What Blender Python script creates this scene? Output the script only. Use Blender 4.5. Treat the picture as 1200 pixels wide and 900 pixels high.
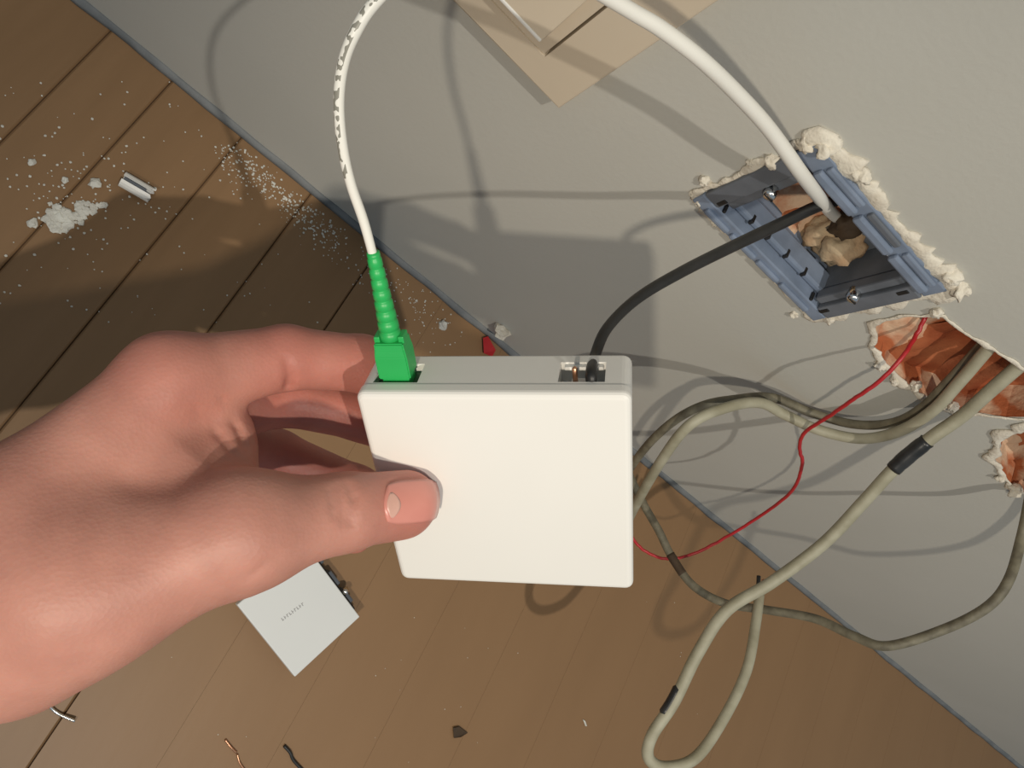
import bpy, bmesh, math, random
import numpy as np
from mathutils import Vector, Matrix, noise
from mathutils.geometry import tessellate_polygon

random.seed(7)
for o in list(bpy.data.objects):
    bpy.data.objects.remove(o)
scene = bpy.context.scene
COL = scene.collection

# ------------------------------------------------------------------ camera
# world axes: x along the wall, y into the wall, z up; rows of R turn camera axes (right, down, forward) into world
FPX = 900.0
H = 0.50                      # lens height above the floor
R = np.array([[0.7207041, 0.5710895, 0.3929915],
              [0.4436275, -0.8155503, 0.3715808],
              [0.5327103, -0.0934579, -0.8411215]])
DW = 0.24258                  # wall plane y
cam_d = bpy.data.cameras.new('camera')
cam_d.sensor_width = 36.0
cam_d.lens = 27.0
cam_d.clip_start = 0.01
cam = bpy.data.objects.new('camera', cam_d)
COL.objects.link(cam)
m = Matrix.Identity(4)
for i in range(3):
    m[i][0] = R[i, 0]; m[i][1] = -R[i, 1]; m[i][2] = -R[i, 2]
m[2][3] = H
cam.matrix_world = m
scene.camera = cam

# ------------------------------------------------------------------ light
w = bpy.data.worlds.new('room_light'); scene.world = w
w.use_nodes = True
w.node_tree.nodes['Background'].inputs[0].default_value = (0.72, 0.87, 1.0, 1)
w.node_tree.nodes['Background'].inputs[1].default_value = 0.27

def lamp(name, loc, col, power, rad):
    l = bpy.data.lights.new(name, 'POINT'); l.color = col; l.energy = power; l.shadow_soft_size = rad
    o = bpy.data.objects.new(name, l); o.location = loc; COL.objects.link(o)
    return o
wl = lamp('work_lamp', (-0.07, -0.33, 0.71), (1.0, 0.89, 0.73), 8.9, 0.010)          # torch: a beam with a soft edge
wl.data = bpy.data.lights.new('work_lamp_beam', 'SPOT')
wl.data.color = (1.0, 0.89, 0.73); wl.data.energy = 8.9; wl.data.shadow_soft_size = 0.010
wl.data.spot_size = math.radians(65); wl.data.spot_blend = 0.75
wl.rotation_euler = Vector((0.45, 0.56, -0.69)).to_track_quat('-Z', 'Y').to_euler()
lamp('ceiling_lamp', (0.38, -0.70, 1.99), (1.0, 0.94, 0.85), 60.0, 0.014)

scene.view_settings.view_transform = 'Standard'
scene.view_settings.look = 'None'
scene.view_settings.gamma = 1.0
scene.view_settings.use_curve_mapping = False
scene.view_settings.exposure = 0.0

# ------------------------------------------------------------------ pixel helpers
def ray(x, y):
    return R @ np.array([x - 600.0, y - 450.0, FPX])
CAM = np.array([0, 0, H])
def P(x, y, depth):                       # point at a camera depth
    return Vector(CAM + ray(x, y) * depth / FPX)
def Fl(x, y, z=0.0):                      # point on a plane parallel to the floor
    d = ray(x, y); return Vector(CAM + d * ((z - H) / d[2]))
def Wl(x, y, off=0.0):                    # point on a plane parallel to the wall, off in front of it
    d = ray(x, y); return Vector(CAM + d * ((DW - off) / d[1]))

# ------------------------------------------------------------------ materials
MATS = {}
def srgb(r, g, b):
    f = lambda c: (c / 255 / 12.92) if c / 255 <= 0.04045 else ((c / 255 + 0.055) / 1.055) ** 2.4
    return (f(r), f(g), f(b), 1)
def mat(name, col, rough=0.5, col2=None, scale=20, detail=4, bump=0, bscale=None, metal=0, spec=0.5,
        thr=(0.35, 0.65), rnd=0, stretch=None, sss=0):
    if name in MATS: return MATS[name]
    mt = bpy.data.materials.new(name); mt.use_nodes = True
    nt = mt.node_tree; b = nt.nodes['Principled BSDF']
    b.inputs['Base Color'].default_value = col
    b.inputs['Roughness'].default_value = rough
    b.inputs['Metallic'].default_value = metal
    b.inputs['Specular IOR Level'].default_value = spec
    tc = nt.nodes.new('ShaderNodeTexCoord'); vec = tc.outputs['Object']
    if stretch:
        mp = nt.nodes.new('ShaderNodeMapping'); mp.inputs['Scale'].default_value = stretch
        nt.links.new(vec, mp.inputs[0]); vec = mp.outputs[0]
    if rnd:
        oi = nt.nodes.new('ShaderNodeObjectInfo')
        mx = nt.nodes.new('ShaderNodeVectorMath'); mx.operation = 'ADD'
        sc = nt.nodes.new('ShaderNodeVectorMath'); sc.operation = 'SCALE'; sc.inputs['Scale'].default_value = 13.0
        cb = nt.nodes.new('ShaderNodeCombineXYZ')
        for k in range(3): nt.links.new(oi.outputs['Random'], cb.inputs[k])
        nt.links.new(cb.outputs[0], sc.inputs[0]); nt.links.new(vec, mx.inputs[0]); nt.links.new(sc.outputs[0], mx.inputs[1])
        vec = mx.outputs[0]
    colout = None
    if col2:
        n = nt.nodes.new('ShaderNodeTexNoise'); n.inputs['Scale'].default_value = scale; n.inputs['Detail'].default_value = detail
        r = nt.nodes.new('ShaderNodeValToRGB')
        r.color_ramp.elements[0].position = thr[0]; r.color_ramp.elements[0].color = col
        r.color_ramp.elements[1].position = thr[1]; r.color_ramp.elements[1].color = col2
        nt.links.new(vec, n.inputs['Vector']); nt.links.new(n.outputs['Fac'], r.inputs[0])
        colout = r.outputs[0]
        if rnd:
            hs = nt.nodes.new('ShaderNodeHueSaturation'); mr = nt.nodes.new('ShaderNodeMapRange')
            mr.inputs['To Min'].default_value = 1 - rnd; mr.inputs['To Max'].default_value = 1 + rnd
            nt.links.new(oi.outputs['Random'], mr.inputs['Value']); nt.links.new(mr.outputs[0], hs.inputs['Value'])
            nt.links.new(colout, hs.inputs['Color']); colout = hs.outputs[0]
        nt.links.new(colout, b.inputs['Base Color'])
    if bump:
        n2 = nt.nodes.new('ShaderNodeTexNoise'); n2.inputs['Scale'].default_value = bscale or scale * 3; n2.inputs['Detail'].default_value = 5
        bp = nt.nodes.new('ShaderNodeBump'); bp.inputs['Strength'].default_value = bump; bp.inputs['Distance'].default_value = 0.001
        nt.links.new(vec, n2.inputs['Vector']); nt.links.new(n2.outputs['Fac'], bp.inputs['Height']); nt.links.new(bp.outputs[0], b.inputs['Normal'])
    if sss:
        b.inputs['Subsurface Weight'].default_value = sss
        b.inputs['Subsurface Radius'].default_value = (1.0, 0.35, 0.2)
        b.inputs['Subsurface Scale'].default_value = 0.004
    MATS[name] = mt
    return mt

WALL = mat('painted_wall', (0.50, 0.492, 0.442, 1), 0.75, (0.53, 0.52, 0.47, 1), 6, bump=0.12, bscale=350, spec=0.3)
PLASTER = mat('plaster', (0.78, 0.73, 0.62, 1), 0.95, (0.62, 0.56, 0.46, 1), 90, bump=0.8, bscale=500, spec=0.1)
CAULK = mat('grey_sealant', srgb(122, 124, 124), 0.6, srgb(104, 107, 108), 60, bump=0.3)
WOOD = mat('floor_wood', (0.275, 0.162, 0.080, 1), 0.45, (0.245, 0.143, 0.069, 1), 14, 6, bump=0.1, bscale=60,
           rnd=0.05, stretch=(5, 0.6, 3), spec=0.35, thr=(0.3, 0.7))
WOOD_S = mat('floor_wood_smooth', (0.275, 0.162, 0.080, 1), 0.45, (0.258, 0.151, 0.074, 1), 10, 4, bump=0.08, bscale=60, stretch=(3, 0.8, 3), spec=0.35, thr=(0.3, 0.7))
SUBFLOOR = mat('subfloor', (0.12, 0.065, 0.032, 1), 0.9, (0.09, 0.05, 0.025, 1), 30)
BRICK = mat('brick', (0.44, 0.135, 0.055, 1), 0.9, (0.66, 0.46, 0.31, 1), 45, 5, bump=0.9, bscale=260, thr=(0.47, 0.60), spec=0.15)
BRICK_DARK = mat('brick_dark', (0.30, 0.075, 0.03, 1), 0.9, (0.42, 0.14, 0.06, 1), 45, 5, bump=0.9, bscale=260, thr=(0.4, 0.65), spec=0.15)
MORTAR = mat('mortar', (0.56, 0.44, 0.29, 1), 0.95, (0.45, 0.30, 0.18, 1), 70, bump=0.8, bscale=300, spec=0.1)
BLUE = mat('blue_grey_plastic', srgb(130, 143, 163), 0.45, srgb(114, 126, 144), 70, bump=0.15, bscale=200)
BLUE_D = mat('shaded_and_grey_plastic', srgb(106, 111, 119), 0.5, srgb(92, 97, 104), 60)  # frame plastic with shade put into its colour; plain grey on other parts
BLACK = mat('black_plastic', (0.012, 0.012, 0.012, 1), 0.45, (0.02, 0.02, 0.02, 1), 60)
CHROME = mat('bright_metal', (0.8, 0.8, 0.78, 1), 0.22, metal=1)
BEIGE = mat('cream_plastic', srgb(214, 200, 178), 0.4, srgb(208, 194, 172), 10)
WHITE = mat('white_plastic', (0.80, 0.785, 0.74, 1), 0.38, (0.78, 0.765, 0.72, 1), 12, spec=0.4)
COOLWHITE = mat('cool_white_plastic', (0.74, 0.76, 0.75, 1), 0.35, (0.72, 0.74, 0.73, 1), 12)
GREEN = mat('green_plastic', (0.022, 0.43, 0.10, 1), 0.4, (0.02, 0.39, 0.09, 1), 40)
GREEN_D = mat('dark_green_plastic', (0.006, 0.10, 0.03, 1), 0.5)
GREY_CABLE = mat('grey_cable', srgb(172, 168, 146), 0.55, srgb(150, 145, 122), 70, bump=0.2, bscale=200)
GREY_CABLE_D = mat('dark_grey_cable', srgb(128, 122, 102), 0.6, srgb(96, 90, 74), 120, bump=0.4, bscale=200)
RED = mat('red_wire', (0.50, 0.022, 0.028, 1), 0.4, (0.42, 0.02, 0.025, 1), 60)
TAPE = mat('black_tape', (0.015, 0.016, 0.016, 1), 0.35, (0.03, 0.03, 0.03, 1), 80)
COPPER = mat('copper', (0.75, 0.40, 0.24, 1), 0.3, metal=1)
DUST = mat('plaster_dust', (0.70, 0.69, 0.62, 1), 0.95, (0.58, 0.56, 0.5, 1), 90, bump=0.5, bscale=400, spec=0.1)
SCRAP = mat('dark_scrap', (0.07, 0.042, 0.02, 1), 0.8, (0.04, 0.025, 0.014, 1), 80, bump=0.4)
INK = mat('grey_print', (0.30, 0.30, 0.30, 1), 0.6)

def cable_white():
    """white jacket with a worn line of dark print along one side (flat print: tube uv, u around, v metres)"""
    mt = bpy.data.materials.new('white_cable_jacket'); mt.use_nodes = True
    nt = mt.node_tree; b = nt.nodes['Principled BSDF']; b.inputs['Roughness'].default_value = 0.4
    uv = nt.nodes.new('ShaderNodeUVMap'); sp = nt.nodes.new('ShaderNodeSeparateXYZ'); nt.links.new(uv.outputs[0], sp.inputs[0])
    mp = nt.nodes.new('ShaderNodeMapping'); mp.inputs['Scale'].default_value = (6, 420, 1); nt.links.new(uv.outputs[0], mp.inputs[0])
    n = nt.nodes.new('ShaderNodeTexNoise'); n.inputs['Scale'].default_value = 1.0; n.inputs['Detail'].default_value = 1
    nt.links.new(mp.outputs[0], n.inputs['Vector'])
    def math_(op, a, bval):
        q = nt.nodes.new('ShaderNodeMath'); q.operation = op
        nt.links.new(a, q.inputs[0])
        if isinstance(bval, (int, float)): q.inputs[1].default_value = bval
        else: nt.links.new(bval, q.inputs[1])
        return q.outputs[0]
    on = math_('GREATER_THAN', n.outputs['Fac'], 0.51)
    a = math_('MULTIPLY', math_('GREATER_THAN', sp.outputs[0], 0.38), math_('LESS_THAN', sp.outputs[0], 0.58))
    v = math_('MULTIPLY', math_('GREATER_THAN', sp.outputs[1], 0.028), math_('LESS_THAN', sp.outputs[1], 0.115))
    f = math_('MULTIPLY', math_('MULTIPLY', on, a), v)
    mx = nt.nodes.new('ShaderNodeMix'); mx.data_type = 'RGBA'
    mx.inputs[6].default_value = (0.82, 0.80, 0.73, 1); mx.inputs[7].default_value = (0.26, 0.25, 0.21, 1)
    nt.links.new(f, mx.inputs[0]); nt.links.new(mx.outputs[2], b.inputs['Base Color'])
    return mt
WCABLE = cable_white()

def skin_mat():
    mt = bpy.data.materials.new('skin'); mt.use_nodes = True
    nt = mt.node_tree; b = nt.nodes['Principled BSDF']
    at = nt.nodes.new('ShaderNodeAttribute'); at.attribute_name = 'skin_tone'
    n = nt.nodes.new('ShaderNodeTexNoise'); n.inputs['Scale'].default_value = 55; n.inputs['Detail'].default_value = 4
    tc = nt.nodes.new('ShaderNodeTexCoord'); nt.links.new(tc.outputs['Object'], n.inputs['Vector'])
    r = nt.nodes.new('ShaderNodeValToRGB')
    r.color_ramp.elements[0].position = 0.3; r.color_ramp.elements[0].color = (0.86, 0.80, 0.78, 1)
    r.color_ramp.elements[1].position = 0.7; r.color_ramp.elements[1].color = (1.08, 1.05, 1.03, 1)
    nt.links.new(n.outputs['Fac'], r.inputs[0])
    mx = nt.nodes.new('ShaderNodeMix'); mx.data_type = 'RGBA'; mx.blend_type = 'MULTIPLY'; mx.inputs[0].default_value = 1
    nt.links.new(at.outputs['Color'], mx.inputs[6]); nt.links.new(r.outputs[0], mx.inputs[7])
    nt.links.new(mx.outputs[2], b.inputs['Base Color'])
    b.inputs['Roughness'].default_value = 0.5; b.inputs['Specular IOR Level'].default_value = 0.35
    b.inputs['Subsurface Weight'].default_value = 0.25; b.inputs['Subsurface Radius'].default_value = (1.0, 0.3, 0.15)
    b.inputs['Subsurface Scale'].default_value = 0.004
    v = nt.nodes.new('ShaderNodeTexVoronoi'); v.inputs['Scale'].default_value = 900
    nt.links.new(tc.outputs['Object'], v.inputs['Vector'])
    bp = nt.nodes.new('ShaderNodeBump'); bp.inputs['Strength'].default_value = 0.12; bp.inputs['Distance'].default_value = 0.0006
    nt.links.new(v.outputs['Distance'], bp.inputs['Height']); nt.links.new(bp.outputs[0], b.inputs['Normal'])
    return mt
SKIN = skin_mat()
NAIL = mat('finger_nail', (0.60, 0.23, 0.185, 1), 0.3, (0.64, 0.26, 0.21, 1), 80, spec=0.6)
NAIL_W = mat('nail_moon', (0.66, 0.39, 0.32, 1), 0.3, (0.63, 0.36, 0.29, 1), 90, spec=0.6)

# ------------------------------------------------------------------ object helpers
def mesh_obj(name, verts, faces, mt, parent=None, smooth=False, origin=None):
    me = bpy.data.meshes.new(name)
    me.from_pydata([tuple(v) for v in verts], [], faces); me.materials.append(mt); me.update()
    if smooth: me.polygons.foreach_set('use_smooth', [True] * len(me.polygons))
    o = bpy.data.objects.new(name, me); COL.objects.link(o)
    if origin is not None:
        me.transform(Matrix.Translation(-Vector(origin))); o.location = origin
    if parent: put(o, parent)
    return o
def put(o, parent):
    o.parent = parent
def bm_obj(name, bm, mt, parent=None, smooth=False):
    me = bpy.data.meshes.new(name); bmesh.ops.recalc_face_normals(bm, faces=bm.faces); bm.to_mesh(me); bm.free(); me.materials.append(mt)
    if smooth: me.polygons.foreach_set('use_smooth', [True] * len(me.polygons))
    o = bpy.data.objects.new(name, me); COL.objects.link(o)
    if parent: put(o, parent)
    return o
def empty(name, loc=(0, 0, 0), rot=None):
    o = bpy.data.objects.new(name, None); o.empty_display_size = 0.01; COL.objects.link(o)
    if rot is not None:
        mm = Matrix(rot).to_4x4(); mm.translation = Vector(loc); o.matrix_world = mm
    else: o.location = loc
    return o
def tag(o, label, cat, group=None, kind=None):
    o['label'] = label; o['category'] = cat
    if group: o['group'] = group
    if kind: o['kind'] = kind
    return o
def add_box(bm, x0, x1, y0, y1, z0, z1, bev=0, seg=2, rot=None):
    g = bmesh.ops.create_cube(bm, size=1.0)
    vs = g['verts']
    c = Vector(((x0 + x1) / 2, (y0 + y1) / 2, (z0 + z1) / 2)); s = Vector((x1 - x0, y1 - y0, z1 - z0))
    for v in vs:
        p = Vector((v.co.x * s.x, v.co.y * s.y, v.co.z * s.z))
        if rot is not None: p = rot @ p
        v.co = c + p
    if bev:
        es = list({e for v in vs for e in v.link_edges})
        bmesh.ops.bevel(bm, geom=es, offset=bev, segments=seg, affect='EDGES', profile=0.5)
def bx(name, dims, mt, parent=None, bev=0, seg=2, rot=None, smooth=False):
    bm = bmesh.new(); add_box(bm, *dims, bev=bev, seg=seg, rot=rot)
    return bm_obj(name, bm, mt, parent, smooth)
def spline(pts, n=12):
    """centripetal-ish Catmull-Rom through points; each row may carry extra values"""
    a = np.array(pts, float)
    a = np.vstack([2 * a[0] - a[1], a, 2 * a[-1] - a[-2]])
    out = []
    for i in range(1, len(a) - 2):
        p0, p1, p2, p3 = a[i - 1], a[i], a[i + 1], a[i + 2]
        for k in range(n):
            t = k / n
            out.append(0.5 * ((2 * p1) + (-p0 + p2) * t + (2 * p0 - 5 * p1 + 4 * p2 - p3) * t * t + (-p0 + 3 * p1 - 3 * p2 + p3) * t ** 3))
    out.append(a[-2])
    return np.array(out)
def tube_data(path, rad, seg=14, up=(0, 0, 1), flat=1.0):
    path = np.asarray(path, float); n = len(path)
    rad = np.full(n, rad) if np.isscalar(rad) else np.asarray(rad)
    T = np.gradient(path, axis=0); T /= np.linalg.norm(T, axis=1)[:, None] + 1e-12
    u = np.array(up, float); u = u - T[0] * (u @ T[0])
    if np.linalg.norm(u) < 1e-4: u = np.array([1, 0, 0.0]) - T[0] * T[0][0]
    u /= np.linalg.norm(u)
    verts = []; faces = []; uvs = []; L = 0
    for i in range(n):
        u = u - T[i] * (u @ T[i]); u /= np.linalg.norm(u); v = np.cross(T[i], u)
        if i: L += np.linalg.norm(path[i] - path[i - 1])
        for k in range(seg):
            a = 2 * math.pi * k / seg
            verts.append(path[i] + rad[i] * (math.cos(a) * u + math.sin(a) * v * flat)); uvs.append((k / seg, L))
    for i in range(n - 1):
        for k in range(seg):
            k2 = (k + 1) % seg
            faces.append((i * seg + k, i * seg + k2, (i + 1) * seg + k2, (i + 1) * seg + k))
    faces.append(tuple(range(seg))[::-1]); faces.append(tuple((n - 1) * seg + k for k in range(seg)))
    return verts, faces, uvs
def tube(name, path, rad, mt, parent=None, seg=14, up=(0, 0, 1), flat=1.0, origin=None):
    v, f, uv = tube_data(path, rad, seg, up, flat)
    o = mesh_obj(name, v, f, mt, parent, True, origin)
    ul = o.data.uv_layers.new(name='UVMap')
    for lp in o.data.loops: ul.data[lp.index].uv = uv[lp.vertex_index]
    return o
def lathe(name, prof, mt, parent=None, seg=20, axis='z', smooth=True):
    vs = []; fs = []
    for (r, h) in prof:
        for k in range(seg):
            a = 2 * math.pi * k / seg
            q = (r * math.cos(a), r * math.sin(a), h)
            vs.append(q if axis == 'z' else (q[0], -q[2], q[1]))
    for i in range(len(prof) - 1):
        for k in range(seg):
            k2 = (k + 1) % seg
            fs.append((i * seg + k, i * seg + k2, (i + 1) * seg + k2, (i + 1) * seg + k))
    fs.append(tuple(range(seg))); fs.append(tuple((len(prof) - 1) * seg + k for k in range(seg)))
    o = mesh_obj(name, vs, fs, mt, parent, smooth)
    bm = bmesh.new(); bm.from_mesh(o.data); bmesh.ops.recalc_face_normals(bm, faces=bm.faces); bm.to_mesh(o.data); bm.free()
    return o
def rock(bm, c, r, seed=0, squash=0.6, sub=1, amp=1.0):
    g = bmesh.ops.create_icosphere(bm, subdivisions=sub, radius=1.0)
    for v in g['verts']:
        q = v.co * 1.6 + Vector((seed * 3.7, seed * 1.3, seed)); k = 1 + amp * (0.7 * noise.noise(q) + 0.35 * noise.noise(q * 2.6))
        v.co = Vector((v.co.x * r * k, v.co.y * r * k, v.co.z * r * k * squash)) + Vector(c)

# ================================================================== SETTING
# ---- floor: dark bed with one object per plank
floor = bx('floor', (-0.9, 1.9, -1.0, DW + 0.05, -0.05, -0.0020), SUBFLOOR)
floor['kind'] = 'structure'
seams = [-0.1145, -0.0730, -0.0222, 0.0328, 0.0918]
xs = list(seams)
while xs[0] > -0.85: xs.insert(0, xs[0] - 0.052)
while xs[-1] < 1.85: xs.append(xs[-1] + 0.060)
for i in range(len(xs) - 1):
    x0, x1 = xs[i], xs[i + 1]
    g = 0.00035 if x1 < 0.0920 else 0.00006
    g0 = 0.00035 if x0 < 0.0920 else 0.00006
    bx('plank', (x0 + g0, x1 - g, -0.99, DW - 0.0005, -0.0020, random.uniform(-0.0003, 0) if x0 < 0.09 else 0.0), WOOD if x0 < 0.09 else WOOD_S, floor, bev=0.0010 if x0 < 0.09 else 0, seg=1)

# ---- wall with openings
FR = dict(x0=0.1510, x1=0.2455, z0=0.2530, z1=0.3225, a=math.radians(2.2))
fc = Vector(((FR['x0'] + FR['x1']) / 2, 0, (FR['z0'] + FR['z1']) / 2))
def fr_pt(a, b):      # frame-local (a along, b up, metres from centre) to wall x, z
    ca, sa = math.cos(FR['a']), math.sin(FR['a'])
    return (fc.x + a * ca - b * sa, fc.z + a * sa + b * ca)
HW, HH = (FR['x1'] - FR['x0']) / 2, (FR['z1'] - FR['z0']) / 2
hole_frame = [fr_pt(a, b) for a, b in ((-HW + .003, -HH + .003), (HW - .003, -HH + .003), (HW - .003, HH - .003), (-HW + .003, HH - .003))]
def wxz(px):
    return [(Wl(*q).x, Wl(*q).z) for q in px]
def jitter(loop, n, amp, seed):
    """resample a closed loop and roughen it"""
    out = []; L = len(loop)
    for i in range(L):
        a = Vector(loop[i]); b = Vector(loop[(i + 1) % L])
        k = max(1, int((b - a).length / n))
        for j in range(k):
            p = a.lerp(b, j / k)
            q = Vector((p.x * 140 + seed, p.y * 140, seed * 2.0))
            out.append((p.x + amp * noise.noise(q), p.y + amp * noise.noise(q + Vector((9, 5, 3)))))
    return out
chase_px = [(1024, 398), (1034, 376), (1068, 369), (1104, 372), (1128, 388), (1160, 408), (1200, 430), (1240, 452), (1285, 478),
            (1290, 545), (1245, 516), (1205, 490), (1165, 487), (1128, 482), (1092, 468), (1062, 450), (1036, 425)]
hole_chase = jitter(wxz(chase_px), 0.004, 0.0035, 3)
hole2_px = [(1166, 535), (1174, 512), (1200, 502), (1230, 512), (1245, 540), (1240, 572), (1215, 583), (1185, 570)]
hole_2 = jitter(wxz(hole2_px), 0.004, 0.003, 8)
outer = [(-0.9, 0.0), (1.9, 0.0), (1.9, 1.3), (-0.9, 1.3)]
polys = [outer, hole_frame, hole_chase, hole_2]
tess = tessellate_polygon([[Vector((x, z, 0)) for x, z in pl] for pl in polys])
flat = [q for pl in polys for q in pl]
wv = [(x, DW, z) for x, z in flat]; wf = [tuple(t) for t in tess]
base = len(outer)
slot_of = {}
for pl, dep, ms in ((hole_frame, 0.045, 1), (hole_chase, 0.034, 2), (hole_2, 0.034, 2)):
    k = len(wv); n = len(pl)
    wv += [(x, DW + dep, z) for x, z in pl]
    for i in range(n):
        j = (i + 1) % n
        slot_of[len(wf)] = ms; wf.append((base + i, base + j, k + j, k + i))
    base += n
k = len(wv); wv += [(-0.9, DW + 0.09, 0), (1.9, DW + 0.09, 0), (1.9, DW + 0.09, 1.3), (-0.9, DW + 0.09, 1.3)]
wf += [(k, k + 1, k + 2, k + 3), (3, 2, k + 2, k + 3), (0, 3, k + 3, k), (1, 2, k + 2, k + 1), (0, 1, k + 1, k)]
wall = mesh_obj('wall_back', wv, wf, WALL)
wall.data.materials.append(PLASTER); wall.data.materials.append(BRICK)
for fi, ms in slot_of.items(): wall.data.polygons[fi].material_index = ms
bm = bmesh.new(); bm.from_mesh(wall.data); bmesh.ops.recalc_face_normals(bm, faces=bm.faces); bm.to_mesh(wall.data); bm.free()
wall['kind'] = 'structure'

# sealant bead along the foot of the wall
bm = bmesh.new(); rows = []
N = 260
for i in range(N + 1):
    x = -0.9 + 2.8 * i / N; j = 0.0012 * noise.noise(Vector((x * 40, 0, 0))); j2 = 0.0012 * noise.noise(Vector((x * 33, 7, 0)))
    rows.append([bm.verts.new(p) for p in ((x, DW + .001, 0.0042 + j), (x, DW - 0.0013, 0.0036 + j), (x, DW - 0.0028 + j2, 0.0018), (x, DW - 0.0040 + j2, 0.0002), (x, DW + .001, -0.001))])
for i in range(N):
    for k in range(5):
        bm.faces.new((rows[i][k], rows[i + 1][k], rows[i + 1][(k + 1) % 5], rows[i][(k + 1) % 5]))
tr = bm_obj('trim_1', bm, CAULK, None, True); tr['kind'] = 'structure'

# ---- brick core seen in the chase and in the second hole (rough displaced beds, children of the wall)
def brick_bed(name, x0, x1, z0, z1, depth, amp, mt, seed, ridges=0, step=0.0025):
    nx = int((x1 - x0) / step); nz = int((z1 - z0) / step)
    vs = []; fs = []
    for i in range(nx + 1):
        for j in range(nz + 1):
            x = x0 + (x1 - x0) * i / nx; z = z0 + (z1 - z0) * j / nz
            q = Vector((x * 55 + seed, z * 55, seed))
            d = depth + amp * noise.noise(q) + amp * 0.5 * noise.noise(q * 2.7)
            e = (z - (z0 + z1) / 2) / ((z1 - z0) / 2)
            d -= 0.012 * min(1, e * e)
            if ridges: d -= 0.005 * max(0, math.sin((x + 0.35 * z) * ridges)) ** 0.6
            vs.append((x, DW + d, z))
    for i in range(nx):
        for j in range(nz):
            a = i * (nz + 1) + j
            fs.append((a, a + nz + 1, a + nz + 2, a + 1))
    return mesh_obj(name, vs, fs, mt, wall, True)
cx = [q[0] for q in hole_chase]; cz = [q[1] for q in hole_chase]
brick_bed('brick', min(cx) - .004, min(cx) + 0.030, min(cz) - .01, max(cz) + .004, 0.013, 0.003, BRICK, 2)
brick_bed('brick', min(cx) + 0.0240, max(cx) + .004, min(cz) - .01, max(cz) + .01, 0.019, 0.003, BRICK_DARK, 5, ridges=150)
hx = [q[0] for q in hole_2]; hz = [q[1] for q in hole_2]
brick_bed('brick', min(hx) - .004, max(hx) + .004, min(hz) - .004, max(hz) + .004, 0.020, 0.006, BRICK, 9)
# brick behind the socket opening
brick_bed('brick', fc.x - 0.040, fc.x + 0.036, fc.z - 0.026, fc.z + 0.030, 0.036, 0.003, BRICK, 12)

# ---- crumbly plaster around the openings
def rim(name, loop, r, mt, seed, side=None, lift=0.0006):
    """irregular lumpy bead along a closed loop in the wall plane; side(p) scales it"""
    vs = []; fs = []; seg = 8; n = len(loop)
    cxm = sum(p[0] for p in loop) / n; czm = sum(p[1] for p in loop) / n
    for i in range(n):
        a = Vector(loop[i - 1]); b = Vector(loop[(i + 1) % n]); p = Vector(loop[i])
        t = (b - a).normalized(); o = Vector((t.y, -t.x))
        if o.dot(p - Vector((cxm, czm))) < 0: o = -o
        s = side(p) if side else 1.0
        q = Vector((p.x * 150 + seed, p.y * 150, seed))
        rr = r * s * (0.45 + 1.5 * abs(noise.noise(q * 0.6)) + 0.35 * noise.noise(q * 2.3))
        rr = max(rr, r * 0.18)
        off = rr * 0.55 + r * 0.5 * noise.noise(q + Vector((4, 4, 4)))
        for k in range(seg):
            an = 2 * math.pi * k / seg
            jit = 1 + 0.25 * noise.noise(q * 1.9 + Vector((k * 2.1, 0, 0)))
            w_ = math.cos(an) * rr * jit + off; d_ = math.sin(an) * rr * 0.42 * jit
            vs.append((p.x + o.x * w_, DW - lift - d_, p.y + o.y * w_))
    for i in range(n):
        j = (i + 1) % n
        for k in range(seg):
            k2 = (k + 1) % seg
            fs.append((i * seg + k, i * seg + k2, j * seg + k2, j * seg + k))
    o = mesh_obj(name, vs, fs, mt, wall, True)
    bm = bmesh.new(); bm.from_mesh(o.data); bmesh.ops.recalc_face_normals(bm, faces=bm.faces); bm.to_mesh(o.data); bm.free()
    return o
fl = jitter([fr_pt(a, b) for a, b in ((-HW, -HH), (HW, -HH), (HW, HH), (-HW, HH))], 0.002, 0.0016, 5)
def fside(p):
    d = Vector((p.x - fc.x, p.y - fc.z))
    if d.y > HH * 0.8: return 1.25 + (0.6 if d.x > HW * 0.7 else 0)
    if d.x > HW * 0.8: return 0.9
    if d.x < -HW * 0.8: return 0.6
    return 0.42
rim('plaster_rim', fl, 0.0040, PLASTER, 4, fside)
rim('plaster_rim', jitter(hole_chase, 0.002, 0.001, 6), 0.0026, PLASTER, 14, lambda p: 0.55 if p.y > (cz[0] + 0.012) else 1.2)
rim('plaster_rim', jitter(hole_2, 0.002, 0.001, 7), 0.0034, PLASTER, 24, lambda p: 1.0 if p.x < hx[0] + .02 else .6)
# single larger lumps of plaster on the rim
for (x, y, r) in [(905, 190, .0035), (880, 190, .002), (945, 169, .0036), (968, 173, .0042), (1118, 324, .0046), (1126, 340, .0045), (1010, 204, .004),
                  (826, 212, .003), (818, 236, .0025), (812, 228, .002), (931, 369, .0022), (972, 373, .003), (1098, 366, .003), (838, 262, .0018),
                  (1074, 452, .003), (1049, 446, .003), (1032, 428, .003), (1112, 466, .0026), (1118, 478, .003), (1190, 574, .0045), (1172, 560, .003)]:
    bm = bmesh.new(); c = Wl(x, y, r * 0.25); rock(bm, c, r * 0.9, seed=x * 0.1, squash=0.9, sub=3)
    bm_obj('plaster_lump', bm, PLASTER, wall, True)

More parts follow.
